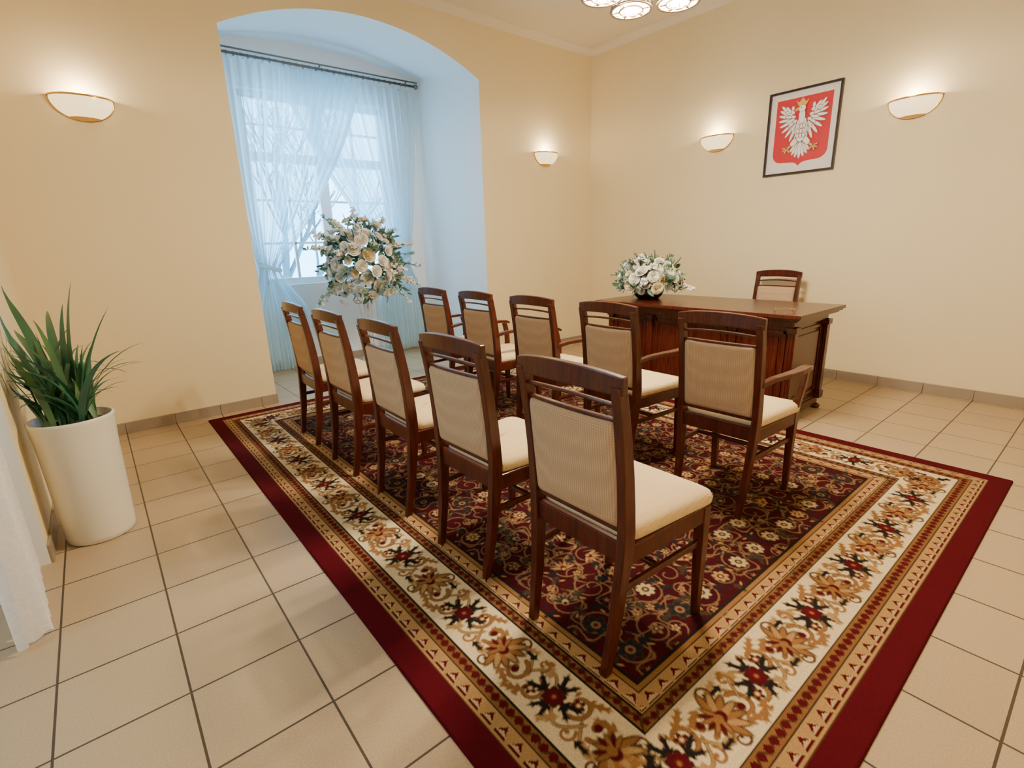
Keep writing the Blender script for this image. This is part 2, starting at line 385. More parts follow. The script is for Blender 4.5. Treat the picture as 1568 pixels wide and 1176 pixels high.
def unit(t, L):
    pts = [(L * (i / 24 - .5), .060 * math.sin(2 * pi * i / 24)) for i in range(25)]
    stroke(t, pts, .006, .006, BROWN); stroke(t, pts, .003, .003, TAN)
    for sg in (-1, 1):
        spiral(t, sg * L * .28, sg * .034, .048, -sg * pi / 2, .95, .0085, BROWN, sg); spiral(t, sg * L * .28, sg * .034, .048, -sg * pi / 2, .95, .0062, GOLD, sg)
        bigleaf(t, sg * L * .32, sg * .056, .075, (0 if sg > 0 else pi) + .5, GOLD)
        bigleaf(t, sg * L * .22, -sg * .035, .066, -sg * 2.2, TAN)
        spiral(t, sg * L * .42, -sg * .055, .028, sg * 1.0, .9, .005, GOLD, -sg)
        flower(t, sg * L * .28, sg * .032, .020, 5, WINE, TAN, CREAM, BROWN)
        for q in (-.42, -.36, .1, .17): ell(t, q * L, sg * (.07 + .01 * math.sin(q * 30)), .013, .006, sg * q * 9, GOLD)
        bigleaf(t, 0, sg * .022, .074, sg * pi / 2 + .35, BLK, 2); bigleaf(t, 0, sg * .022, .064, sg * pi / 2 - .5, BLK, 2)
        bigleaf(t, sg * .03, 0, .072, (0 if sg > 0 else pi) + .35, BLK, 2)
        bigleaf(t, sg * .03, 0, .064, (0 if sg > 0 else pi) - .5, BLK, 2)
    flower(t, 0, 0, .034, 8, WINE, BRT, GOLD, BLK)
def unit2(t, L):
    pts = [(L * (i / 24 - .5), -.060 * math.sin(2 * pi * i / 24)) for i in range(25)]
    stroke(t, pts, .006, .006, BROWN); stroke(t, pts, .003, .003, TAN)
    for sg in (-1, 1):
        spiral(t, sg * L * .33, -sg * .022, .048, sg * pi / 2, .9, .0088, BROWN, -sg); spiral(t, sg * L * .33, -sg * .022, .048, sg * pi / 2, .9, .0065, GOLD, -sg)
        bigleaf(t, sg * L * .16, -sg * .055, .074, (0 if sg > 0 else pi) - .3 * sg, GOLD)
        bigleaf(t, sg * L * .12, sg * .06, .066, (0 if sg > 0 else pi) + .3 * sg, TAN)
        bigleaf(t, sg * L * .42, sg * .055, .058, (pi if sg > 0 else 0), BLK, 2)
        ell(t, sg * L * .33, -sg * .022, .013, .013, 0, WINE)
        spiral(t, sg * .02, sg * .07, .028, 0, .9, .004, BROWN, sg)
    palm(t, -.02, 0, .084, 0, GOLD, TAN, WINE, BROWN); palm(t, -.01, 0, .052, pi, GOLD, WINE, GOLD, BROWN)
dc = .2975
Ly = (RH - 2 * dc) / 16; Lx = (RW - 2 * dc) / 12
for sg in (-1, 1):
    for k in range(16):
        (unit if k % 2 else unit2)(T(sg * (RW / 2 - dc), -RH / 2 + dc + (k + .5) * Ly, sg * pi / 2), Ly * 1.05)
    for k in range(12):
        (unit2 if k % 2 else unit)(T(-RW / 2 + dc + (k + .5) * Lx, sg * (RH / 2 - dc), 0 if sg < 0 else pi), Lx * 1.05)
for mx in (-1, 1):
    for my in (-1, 1):
        t = T(RW / 2 - dc, RH / 2 - dc, pi / 4, mx, my)
        bigleaf(t, 0, 0, .11, 0, BLK); bigleaf(t, 0, 0, .10, pi, BLK)
        flower(t, 0, 0, .045, 8, GOLD, WINE, TAN, BROWN)
hx, hy = RW / 2 - .54, RH / 2 - .54
rnd = random.Random(3)
cell = .155
gx, gy = int(hx / cell) + 1, int(hy / cell) + 1
VINE = np.array((.22, .13, .06)); DUST = np.array((.13, .02, .015)); NAVY = np.array((.016, .016, .018))
jobs = []
for i in range(gx):
    for j in range(gy):
        x = (i + .5) * hx / gx; y = (j + .5) * hy / gy; jobs.append((i, j, x, y, rnd.random() * 6.28, rnd.randint(0, 6)))
for layer in (0, 1, 2):
    for (i, j, x, y, a, kd) in jobs:
        for mx in (-1, 1):
            for my in (-1, 1):
                t = T(x, y, a, mx, my, .80)
                if layer == 0:
                    spiral(t, 0, 0, .095, 0, 1.3, .0032, VINE, 1 if (i + j) % 2 else -1)
                    spiral(t, .10, .07, .055, 2, 1.0, .003, VINE, -1 if (i + j) % 2 else 1)
                    stroke(t, [(-.13 + .02 * q, .035 * math.sin(q * .8) - .06) for q in range(14)], .003, .003, VINE)
                elif layer == 1:
                    for q in range(7):
                        b = q * .9; ell(t, .095 * math.cos(b), .095 * math.sin(b), .014, .0055, b + 1.9, (OLV, VINE, NAVY, TAN)[q % 4])
                    bigleaf(t, .05, -.04, .075, -.8, OLV if kd % 2 else NAVY)
                    bigleaf(t, -.05, .05, .07, 2.4, NAVY if kd % 2 else OLV)
                else:
                    if kd == 0: palm(t, 0, 0, .064, 0, TAN, GOLD, WINE, NAVY)
                    elif kd == 1: flower(t, 0, 0, .046, 8, BEI, OLV, TAN, NAVY)
                    elif kd == 2: flower(t, 0, 0, .054, 6, NAVY, VINE, WINE, OLV)
                    elif kd == 3: palm(t, 0, 0, .064, 0, NAVY, OLV, TAN, VINE)
                    elif kd == 4: flower(t, 0, 0, .042, 7, TAN, WINE, BEI, NAVY)
                    elif kd == 5: flower(t, 0, 0, .034, 5, VINE, NAVY, TAN)
                    flower(t, .10, .07, .020, 5, BEI if kd == 2 else TAN, WINE, TAN)
                    flower(t, -.09, -.07, .015, 5, VINE, OLV, BEI)
band(.515, .525, BLK)
nv = (nx + 1) * (ny + 1)
co = np.zeros((nv, 3), np.float32); co[:, 0] = (XX + (RX0 + RX1) / 2).ravel(); co[:, 1] = (YY + (RY0 + RY1) / 2).ravel(); co[:, 2] = .010
edge = (D < .003).ravel(); co[edge, 2] = .001
idx = np.arange(nv).reshape(ny + 1, nx + 1)
q = np.stack([idx[:-1, :-1], idx[:-1, 1:], idx[1:, 1:], idx[1:, :-1]], -1).reshape(-1, 4)
me = bpy.data.meshes.new('rug'); me.vertices.add(nv); me.vertices.foreach_set('co', co.ravel())
me.loops.add(q.size); me.loops.foreach_set('vertex_index', q.ravel().astype(np.int32))
me.polygons.add(len(q)); me.polygons.foreach_set('loop_start', np.arange(0, q.size, 4, dtype=np.int32))
me.update(calc_edges=True)
ca = me.color_attributes.new('pattern', 'FLOAT_COLOR', 'POINT')
cc = np.ones((nv, 4), np.float32); cc[:, :3] = C.reshape(-1, 3); ca.data.foreach_set('color', cc.ravel())
rug = bpy.data.objects.new('patterned_rug', me); sc.collection.objects.link(rug)
m, nt, b = newmat('rug_wool')
at = N(nt, 'ShaderNodeAttribute'); at.attribute_name = 'pattern'; tc = N(nt, 'ShaderNodeTexCoord')
nz = N(nt, 'ShaderNodeTexNoise'); nz.inputs['Scale'].default_value = 350; nt.links.new(tc.outputs['Object'], nz.inputs['Vector'])
mr = N(nt, 'ShaderNodeMapRange'); mr.inputs[1].default_value = .3; mr.inputs[2].default_value = .7; mr.inputs[3].default_value = .8; mr.inputs[4].default_value = 1.15
nt.links.new(nz.outputs['Fac'], mr.inputs[0])
mx = N(nt, 'ShaderNodeMix', data_type='RGBA', blend_type='MULTIPLY'); mx.inputs[0].default_value = 1
nt.links.new(at.outputs['Color'], mx.inputs[6]); nt.links.new(mr.outputs[0], mx.inputs[7]); nt.links.new(mx.outputs[2], b.inputs['Base Color'])
bp = N(nt, 'ShaderNodeBump'); bp.inputs['Strength'].default_value = .5; bp.inputs['Distance'].default_value = .003
nt.links.new(nz.outputs['Fac'], bp.inputs['Height']); nt.links.new(bp.outputs['Normal'], b.inputs['Normal'])
b.inputs['Roughness'].default_value = .95; b.inputs['Specular IOR Level'].default_value = .08
me.materials.append(m)

# ------------------------------------------------------------------ chairs
def rpoly(corners, r, n=5):
    out = []; L = len(corners)
    for i in range(L):
        p = Vector(corners[i]); a = Vector(corners[i - 1]); c = Vector(corners[(i + 1) % L])
        p0 = p + (a - p).normalized() * r; p1 = p + (c - p).normalized() * r
        for k in range(n + 1):
            t = k / n; out.append(p0 * (1 - t) ** 2 + p * 2 * t * (1 - t) + p1 * t * t)
    return out
ZS = [0, .2, .40, .48, .6, .72, .85, .965]; XSP = [-.245, -.213, -.195, -.193, -.198, -.210, -.230, -.252]
def px(z): return float(np.interp(z, ZS, XSP))
def build_chair(name, arms):
    mb = MB()
    for sg in (-1, 1):
        zs = [0, .08, .2, .3, .40, .48, .56, .66, .76, .86, .93]
        path = [(px(z), sg * (.166 + .022 * min(z / .48, 1)), z) for z in zs]
        hs = [(.015 + .010 * min(z / .42, 1) - (.006 * max(z - .48, 0) / .45), .0135 + .002 * min(z / .4, 1)) for z in zs]
        mb.sweep(path, hs, 'z')
        zf = [0, .1, .25, .38, .43] + ([.50, .57, .62, .655] if arms else [])
        yo = lambda z: sg * (.198 if z < .44 or not arms else .198 + .03 * (z - .43) / .22)
        xo = lambda z: .205 if z < .44 else .205 + .02 * math.sin((z - .43) / .225 * pi * .9)
        mb.sweep([(xo(z), yo(z), z) for z in zf], [(.013 + .008 * min(z / .38, 1) - (.004 if z > .45 else 0), .013 + .007 * min(z / .38, 1) - (.004 if z > .45 else 0)) for z in zf], 'z')
        mb.sweep([(px(.29) + .01, sg * .18, .29), (.195, sg * .196, .29)], [(.008, .012)] * 2, 'x')
        mb.sweep([(-.18, sg * .186, .405), (.20, sg * .203, .405)], [(.012, .032)] * 2, 'x')
        if arms:
            pa = [(px(.66), .192, .652), (-.12, .212, .668), (-.02, .232, .672), (.08, .242, .672), (.17, .240, .674), (.23, .232, .668), (.262, .226, .655)]
            mb.sweep([(a, sg * b_, c) for a, b_, c in pa], [(.014, .012), (.017, .011), (.021, .011), (.024, .011), (.025, .011), (.022, .011), (.012, .008)], 'x')
    mb.sweep([(.205, -.19, .405), (.205, .19, .405)], [(.012, .032)] * 2, 'y'); mb.sweep([(px(.42) , -.18, .415), (px(.42), .18, .415)], [(.012, .036)] * 2, 'y')
    mb.sweep([(-.02, -.187, .29), (-.02, .187, .29)], [(.010, .009)] * 2, 'y')
    pts = [(-.242 - .020 * (1 - (k / 8) ** 2), k / 8 * .208, .932 + .012 * (1 - (k / 8) ** 2)) for k in range(-8, 9)]
    mb.sweep(pts, [(.014 - .002 * abs(k) / 8, .031 - .006 * (abs(k) / 8) ** 3) for k in range(-8, 9)], 'y')
    pts = [(-.234 - .016 * (1 - (k / 6) ** 2), k / 6 * .182, .873 + .010 * (1 - (k / 6) ** 2)) for k in range(-6, 7)]
    mb.sweep(pts, [(.008, .0055)] * 13, 'y')
    mb.sweep([(px(.82) - .008 * (1 - (k / 4) ** 2), k / 4 * .18, .829) for k in range(-4, 5)], [(.010, .006)] * 9, 'y')
    mb.sweep([(px(.49), -.18, .488), (px(.49), .18, .488)], [(.011, .010)] * 2, 'y')
    def ring(inset, off):
        o = rpoly([(-.174 + inset, .495 + inset), (.174 - inset, .495 + inset), (.174 - inset, .826 - inset), (-.174 + inset, .826 - inset)], .02)
        return [(px(p.y) - .006 * (1 - (p.x / .174) ** 2) + off, p.x, p.y) for p in o]
    rs = [ring(.08, -.026), ring(.03, -.024), ring(.008, -.019), ring(0, -.010), ring(0, .008), ring(.008, .02), ring(.03, .028), ring(.08, .031)]
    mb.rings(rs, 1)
    def sring(i, z):
        o = rpoly([(-.178 + i, -.188 + i), (.250 - i, -.226 + i), (.250 - i, .226 - i), (-.178 + i, .188 - i)], .05 if not i > .08 else .03)
        return [(p.x, p.y, z) for p in o]
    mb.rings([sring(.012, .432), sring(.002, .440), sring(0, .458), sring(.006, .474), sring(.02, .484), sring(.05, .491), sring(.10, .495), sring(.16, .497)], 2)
    return mb
cm = build_chair('dining_chair', False)
RUGZ = .0105
first = None
for k, y in enumerate([.985, 1.62, 2.27, 2.90, 3.55]):
    nm = 'dining_chair' if k == 0 else 'dining_chair.%03d' % k
    rr = (0, .02, -.015, .01, -.02)[k]
    if first is None: first = cm.obj(nm, [M_wood, M_fback, M_fseat], .004, (1.245, y, RUGZ), rr)
    else: inst(first, nm, (1.245 + .008 * (k % 3), y, RUGZ), rr)
am = build_chair('armchair', True); fa = None
for k, y in enumerate([1.175, 1.85, 2.50, 3.13, 3.76]):
    nm = 'dining_armchair' if k == 0 else 'dining_armchair.%03d' % k
    X = 2.42 + (.03 if k else 0); rr = (.02, -.02, .01, 0, .015)[k]
    if fa is None: fa = am.obj(nm, [M_wood, M_fback, M_fseat], .004, (X, y, RUGZ), rr)
    else: inst(fa, nm, (X, y, RUGZ), rr)
dch = inst(fa, 'dining_armchair.005', (4.80, 2.16, .0), pi); dch.scale = (1, 1, 1.03)

# ------------------------------------------------------------------ desk
mb = MB()
x0, x1, y0, y1 = 3.52, 4.32, 1.34, 3.10
mb.box(x0, x1, y0, y1, .775, .80); mb.box(x0 + .012, x1 - .012, y0 + .012, y1 - .012, .762, .775); mb.box(x0 + .03, x1 - .03, y0 + .03, y1 - .03, .748, .762)
bx0, bx1, by0, by1 = x0 + .125, x1 - .09, y0 + .09, y1 - .09
mb.box(bx0 - .01, bx1 + .01, by0 - .01, by1 + .01, .70, .748)
mb.box(bx0 + .02, bx0 + .05, by0 + .02, by1 - .02, .10, .70)
for (a, b_) in ((by0 + .015, by0 + .44), (by1 - .44, by1 - .015)):
    mb.box(bx0 + .015, bx1 - .015, a, b_, .09, .70)
    mb.box(bx0 - .012, bx1 + .012, a - .02, b_ + .02, .03, .085); mb.box(bx0, bx1, a - .01, b_ + .01, .085, .105)
for yy in (by0, by0 + .42, by1 - .42, by1):
    for xx in (bx0, bx1 - .02):
        if yy in (by0 + .42, by1 - .42) and xx != bx0: continue
        mb.box(xx - .008, xx + .045, yy - .025, yy + .025, .085, .70)
        mb.box(xx - .018, xx + .055, yy - .034, yy + .034, .66, .70); mb.box(xx - .018, xx + .055, yy - .034, yy + .034, .085, .14)
        for q in (-.012, .004): mb.box(xx - .013, xx - .008, yy + q, yy + q + .008, .16, .64)
        mb.lathe([(.012, 0), (.030, .004), (.036, .015), (.030, .027), (.02, .031)], (xx + .018, yy, 0), 0, 16)
def panel(mb, side, a0, a1, z0, z1):
    for (a, b_, c, d) in ((a0, a1, z0, z0 + .022), (a0, a1, z1 - .022, z1), (a0, a0 + .022, z0, z1), (a1 - .022, a1, z0, z1), (a0 + .05, a1 - .05, z0 + .05, z1 - .05)):
        if side == 'f': mb.box(bx0 + .004, bx0 + .022, a, b_, c, d)
        elif side == 'm': mb.box(bx0 + .010, bx0 + .022, a, b_, c, d)
        elif side == 'r': mb.box(a, b_, by0 + .004, by0 + .02, c, d)
        else: mb.box(a, b_, by1 - .02, by1 - .004, c, d)
panel(mb, 'f', by0 + .04, by0 + .38, .14, .67); panel(mb, 'f', by1 - .38, by1 - .04, .14, .67)
panel(mb, 'm', by0 + .47, (by0 + by1) / 2 - .015, .14, .67); panel(mb, 'm', (by0 + by1) / 2 + .015, by1 - .47, .14, .67)
panel(mb, 'r', bx0 + .06, bx1 - .05, .14, .67); panel(mb, 'l', bx0 + .06, bx1 - .05, .14, .67)
for ya in (by0 + .05, by1 - .40):
    for k in range(3):
        mb.box(bx1 - .015, bx1, ya, ya + .34, .13 + k * .19, .30 + k * .19); mb.lathe([(0, .02), (.014, .012), (.008, 0)], (bx1 + .006, ya + .17, .21 + k * .19), 0, 10)
mb.obj('wooden_desk', [M_wood2], .005)

mb = MB()
for s_ in (-1, 1):
    mb.tube([(.026 * math.cos(a) , s_ * .034 + .026 * math.sin(a), .022 + .0 * a) for a in [2 * pi * k / 20 for k in range(21)]], .0022, 0, 6)
    mb.tube([(0.0, s_ * .06, .022), (.06, s_ * .062, .02), (.13, s_ * .058, .004)], .002, 0, 6)
    mb.tube([(0.0, s_ * .06, .022), (0, s_ * .06, .003)], .002, 0, 6)
mb.tube([(0, -.009, .024), (0, 0, .027), (0, .009, .024)], .002, 0, 6)
mb.obj('eyeglasses', [M_brass], 0, (3.66, 1.50, .8), .5)

# ------------------------------------------------------------------ picture
mb = MB()
cy, cz, w, h = 2.177, 2.22, .61, .715
X = XR
def pb(u0, u1, v0, v1, d0, d1, mat): mb.box(X - d1, X - d0, cy - u1, cy - u0, cz + v0, cz + v1, mat)
fw = .018
pb(-w / 2, w / 2, h / 2 - fw, h / 2, -.002, .028, 0); pb(-w / 2, w / 2, -h / 2, -h / 2 + fw, -.002, .028, 0)
pb(-w / 2, -w / 2 + fw, -h / 2 + fw, h / 2 - fw, -.002, .028, 0); pb(w / 2 - fw, w / 2, -h / 2 + fw, h / 2 - fw, -.002, .028, 0)
pb(-w / 2 + fw, w / 2 - fw, -h / 2 + fw, h / 2 - fw, -.002, .008, 1)
def P2(pts, lay, mat): mb.poly([(X - .009 - lay * .0002, cy - u, cz + v) for u, v in pts], mat)
sh = [(-.235, .285), (.235, .285), (.235, -.17)]
for k in range(9): a = k / 8 * pi / 2; sh.append((.235 - .08 * (1 - math.cos(a)), -.17 - .08 * math.sin(a)))
sh += [(.06, -.255), (.025, -.265), (0, -.29), (-.025, -.265), (-.06, -.255)]
for k in range(9): a = (1 - k / 8) * pi / 2; sh.append((-.235 + .08 * (1 - math.cos(a)), -.17 - .08 * math.sin(a)))
P2(sh, 0, 2)
lay = [1]
ES = 1.12
def feather(x, y, L, a, wd, mat=3):
    c, s_ = math.cos(a), math.sin(a); x *= ES; y *= ES; L *= ES; wd *= ES
    for (ex, mt, dl) in ((.0035, 4, 0), (0, mat, .5)):
        pr = [(0, -.35), (.3, -.5), (.7, -.48), (.92, -.28), (1, 0), (.92, .28), (.7, .48), (.3, .5), (0, .35)]
        P2([(x + (L * p + ex * (2 * p - 1)) * c - (wd * q_ + math.copysign(ex, q_) * (abs(q_) > 0)) * s_, y + (L * p + ex * (2 * p - 1)) * s_ + (wd * q_ + math.copysign(ex, q_) * (abs(q_) > 0)) * c) for p, q_ in pr], lay[0] + dl, mt)
    lay[0] += 1
for k in (3, -3, 2, -2, 1, -1, 0): feather(0, -.07, .135 - .008 * abs(k), math.radians(-90 + k * 15), .024)
for sg in (-1, 1):
    F = lambda a: a if sg > 0 else pi - a
    n = 9
    for k in range(n):
        f = k / (n - 1)
        feather(sg * (.035 + .07 * f), .035 + .105 * f, .125 - .03 * f, F(math.radians(-86 + 135 * f)), .021)
    for k in range(7):
        f = k / 6; feather(sg * (.035 + .055 * f), .05 + .10 * f, .065, F(math.radians(-80 + 130 * f)), .018)
    for k in range(5):
        f = k / 4; feather(sg * (.03 + .05 * f), .06 + .105 * f, .032, F(math.radians(-60 + 150 * f)), .02)
    feather(sg * .02, -.045, .08, F(math.radians(-48)), .04)
    feather(sg * .07, -.10, .04, F(math.radians(-35)), .014, 5)
    for a in (15, -25, -65, -130): feather(sg * .10, -.12, .042, F(math.radians(a)), .009, 5)
feather(0, .09, .17, -pi / 2, .085)
for r_ in range(3):
    for k in (-1, 0, 1): feather(.02 * k, .05 - .035 * r_, .03, -pi / 2 + .2 * k, .018)
feather(0, .06, .105, math.radians(92), .046)
circ = lambda x, y, r, n=14: [(ES * (x + r * math.cos(2 * pi * k / n)), ES * (y + r * math.sin(2 * pi * k / n))) for k in range(n)]
sc_ = lambda P: [(ES * a, ES * b) for a, b in P]
L0 = lay[0]
P2(circ(-.006, .168, .029), L0 + 1, 4); P2(circ(-.006, .168, .026), L0 + 2, 3)
P2(sc_([(-.026, .182), (-.060, .170), (-.056, .152), (-.028, .160)]), L0 + 3, 5)
P2(circ(-.014, .174, .004, 8), L0 + 4, 0)
P2(sc_([(-.034, .188), (.022, .188), (.042, .232), (.018, .214), (-.007, .246), (-.032, .214), (-.056, .232)]), L0 + 4, 5)
mb.obj('framed_eagle_emblem', [M_black, M_mat, M_red, M_eagle, M_egrey, M_gold])

# ------------------------------------------------------------------ sconces
def sconce_mesh():
    mb = MB(); a_, d_, h_ = .17, .12, .135
    def f(k, off=0): return lambda u, v: ((a_ * k) * math.cos(u * pi) * math.cos(v * pi / 2), -.004 - (d_ * k) * math.sin(u * pi) * math.cos(v * pi / 2), -(h_ * k) * math.sin(v * pi / 2) + off)
    mb.grid(f(1), 28, 10, 0)
    mb.tube([(.172 * math.cos(pi * k / 24), -.004 - .122 * math.sin(pi * k / 24), .002) for k in range(25)], .007, 1, 8)
    def cup(u, v):
        v = .66 + .34 * v; return ((a_ + .004) * math.cos(u * pi) * math.cos(v * pi / 2), -.004 - (d_ + .004) * math.sin(u * pi) * math.cos(v * pi / 2), -(h_ + .004) * math.sin(v * pi / 2))
    mb.grid(cup, 24, 6, 1)
    mb.tube([(.172 * math.cos(t), -.004, -.137 * math.sin(t)) for t in [pi * k / 24 for k in range(25)]], .006, 1, 8)
    mb.box(-.06, .06, -.012, .001, -.09, -.01, 1)
    mb.lathe([(0, -.06), (.02, -.05), (.03, -.03), (.022, -.008), (0, 0)], (0, -.055, -.005), 2, 14)
    return mb
LCOL = (1, .83, .60)
def add_point(name, loc, e, r, parent):
    l = bpy.data.lights.new(name, 'POINT'); l.energy = e; l.color = LCOL; l.shadow_soft_size = r
    o = bpy.data.objects.new(name, l); sc.collection.objects.link(o); o.parent = parent; o.location = loc
SE, CE = 6, 62
s0 = None
for k, (lo, ro) in enumerate([((.19, YF, 2.335), 0), ((4.44, YF, 2.335), 0), ((XR, 2.995, 2.305), -pi / 2), ((XR, 1.355, 2.305), -pi / 2)]):
    nm = 'wall_sconce' if k == 0 else 'wall_sconce.%03d' % k
    if s0 is None: s0 = o = sconce_mesh().obj(nm, [M_shade, M_brass, M_bulb], 0, lo, ro)
    else: o = inst(s0, nm, lo, ro)
    add_point('sconce_bulb_light', (0, -.085, .03), SE, .03, o)

# ------------------------------------------------------------------ chandelier
mb = MB(); ZC = 2.47
mb.lathe([(0, H), (.07, H - .001), (.07, H - .02), (.03, H - .05), (.012, H - .06), (.012, ZC + .32), (.03, ZC + .30), (.045, ZC + .25), (.03, ZC + .2), (.015, ZC + .17), (.03, ZC + .13), (.0, ZC + .10)], (0, 0, 0), 0, 20)
lpos = []
for k in range(6):
    a = math.radians(3 + 60 * k); c, s_ = math.cos(a), math.sin(a); R = .235
    mb.tube([(r * c, r * s_, ZC + z) for r, z in ((.02, .22), (.07, .17), (.13, .17), (.19, .21), (.225, .20), (R, .14), (R, .10))], .007, 0, 8)
    ctr = (R * c, R * s_, ZC)
    mb.lathe([(.02, .12), (.035, .105), (.07, .085), (.095, .05), (.103, .012), (.098, .0), (.09, .0)], ctr, 1, 12, False)
    for q_ in range(12):
        b_ = 2 * pi * q_ / 12
        mb.tube([(ctr[0] + r * math.cos(b_), ctr[1] + r * math.sin(b_), ZC + z) for r, z in ((.037, .106), (.072, .086), (.097, .05), (.105, .012))], .004, 0, 5)
    mb.tube([(ctr[0] + .104 * math.cos(t), ctr[1] + .104 * math.sin(t), ZC + .004) for t in [2 * pi * q_ / 24 for q_ in range(25)]], .007, 0, 6)
    mb.tube([(ctr[0] + .06 * math.cos(t), ctr[1] + .06 * math.sin(t), ZC + .0) for t in [2 * pi * q_ / 24 for q_ in range(25)]], .005, 0, 6)
    for q_ in range(6):
        b_ = 2 * pi * q_ / 6; mb.tube([(ctr[0] + r * math.cos(b_), ctr[1] + r * math.sin(b_), ZC + .002) for r in (.06, .104)], .004, 0, 5)
    mb.lathe([(0, .0), (.02, .006), (.03, .025), (.025, .05), (.012, .07), (.012, .1)], (ctr[0], ctr[1], ZC + .01), 2, 14)
    lpos.append((ctr[0], ctr[1], ZC - .01))
ch = mb.obj('chandelier', [M_dmetal, M_shade2, M_bulb], 0, (2.36, 1.74, 0))
for p in lpos: add_point('chandelier_bulb_light', p, CE, .04, ch)

# ------------------------------------------------------------------ curtains
YC = YF + ND - .17
def panelA(mirror):
    mb = MB(); nfold = 17; G = []
    def f(u, v):
        z = 3.12 - v * 3.08
        zt = 1.15
        if z > zt:
            t = (3.12 - z) / (3.12 - zt); L = 1.16 + (.24) * t ** 2; Rr = 2.72 - 1.11 * t ** 1.45; amp = .022 + .014 * t
        else:
            t = (zt - z) / zt; s_ = min(t * 2.2, 1); s_ = s_ * s_ * (3 - 2 * s_); L = 1.40 - .20 * s_; Rr = 1.61 + .26 * s_; amp = .032 + .012 * s_
        x = L + (Rr - L) * u
        y = YC + amp * math.sin(2 * pi * nfold * (u + .012 * math.sin(7 * u + v * 2))) + .012 * math.sin(23 * u + 5 * v) + (.035 if mirror else -.035)
        if mirror: x = 4.61 - x
        G.append(u + (3 if mirror else 0)); return (x, y, z)
    mb.grid(lambda u, v: f(u * .96, v), 170, 60, 0); mb.grid(lambda u, v: f(.96 + .04 * u, v), 8, 60, 1)
    zt = 1.15
    tb = [(1.40 + .21 * k / 10, YC - .07 - .03 * math.sin(k / 10 * pi) , zt + .03 * math.cos(k * .3)) for k in range(11)]
    if mirror: tb = [(4.61 - a, b_ + .06, c) for a, b_, c in tb]
    mb.tube(tb, .022, 1, 8)
    return mb, G
def mkp(nm, mir):
    mb, G = panelA(mir); o = mb.obj(nm, [M_sheer, M_hem]); G = G + [0.0] * (len(mb.v) - len(G))
    at = o.data.attributes.new('gather', 'FLOAT', 'POINT'); at.data.foreach_set('value', G); return o
pA = mkp('sheer_curtain', False); pB = mkp('sheer_curtain.001', True)
mb = MB(); RZ = 3.17
mb.tube([(A0 + .06, YC, RZ), (A1 - .06, YC, RZ)], .012, 0, 10); mb.tube([(A0 + .06, YC - .06, RZ + .025), (A1 - .06, YC - .06, RZ + .025)], .008, 0, 10)
for e in (A0 + .05, A1 - .05): mb.lathe([(0, -.03), (.025, -.02), (.03, 0), (.025, .02), (0, .03)], (e, YC, RZ), 0, 12)
for e in (A0 + .2, 2.3, A1 - .2): mb.tube([(e, YC - .06, RZ + .02), (e, YC, RZ), (e, YF + ND + .001, RZ)], .008, 0, 8)
n = 34
for k in range(n):
    x = A0 + .12 + k * (A1 - A0 - .24) / (n - 1)
    mb.tube([(x, YC + .017 * math.cos(t), RZ - .005 + .02 * math.sin(t)) for t in [2 * pi * q_ / 10 for q_ in range(11)]], .0035, 0, 5)
mb.grid(lambda u, v: (A0 + .08 + (A1 - A0 - .16) * u, YC - .005 + .014 * math.sin(u * 300), RZ - .018 - .035 * v), 400, 2, 1)
rod = mb.obj('curtain_rod', [M_rod, M_hem]); rod.parent = pA; pB.parent = pA
mb = MB()
def lf(u, v):
    z = 2.95 - v * 2.93; sp = .55 + .45 * v ** .7
    y = 2.80 - (.62 * sp) * u
    x = XL - .08 + .05 * sp * math.sin(2 * pi * 6 * u + .5 * math.sin(4 * v)) + .07 * v * u
    if v > .985: z += .008 * math.sin(u * 120)
    return (x, y, z)
mb.grid(lf, 140, 60, 0)
lc = mb.obj('lace_curtain', [M_lace])
mb = MB(); mb.tube([(XL - .08, B0 + .05, 2.97), (XL - .08, B1 - .03, 2.97)], .012, 0, 10)
r2 = mb.obj('lace_curtain_rod', [M_rod]); r2.parent = lc

# ------------------------------------------------------------------ pot plant
mb = MB()
mb.lathe([(0, .0), (.128, 0), (.136, .006), (.138, .03), (.150, .45), (.158, .585), (.160, .598), (.155, .603), (.147, .598), (.143, .56), (.0, .555)], (0, 0, 0), 0, 56)
mb.lathe([(.144, .557), (.09, .572), (.0, .578)], (0, 0, 0), 1, 30)
mb.tube([(-.02, -.09, .57), (.03, -.13, .60), (.03, -.13, .57)], .006, 1, 6)
def strap(mb, base, az, L, lean, wd, mat, droop=.3, tw=0, roll=0):
    n = 12; c, s_ = math.cos(az), math.sin(az)
    pts = []; x = z = 0; ang = pi / 2 - lean * .3
    for i in range(n + 1):
        pts.append((x, z)); ang -= (lean * .9 + droop * i / n * 2) / n; x += math.cos(ang) * L / n; z += math.sin(ang) * L / n
    b = len(mb.v)
    for i, (r, zz) in enumerate(pts):
        t = i / n; w_ = wd * (.35 * (1 - t) + .85 * max(math.sin(pi * t ** .75), 0) ** .8) + .0006
        wa = az + pi / 2 + tw * t + roll
        for k, e in enumerate((-1, 0, 1)):
            vx = base[0] + r * c + e * w_ * math.cos(wa)
            if vx < -.12: vx = -.12 - .05 * (1 - math.exp((vx + .12) / .05))
            mb.v.append((vx, base[1] + r * s_ + e * w_ * math.sin(wa), base[2] + zz + (.3 * w_ if e else 0)))
    for i in range(n):
        for k in (0, 1): mb.face((b + i * 3 + k, b + i * 3 + k + 1, b + i * 3 + k + 4, b + i * 3 + k + 3), mat, True)
rn = random.Random(23)
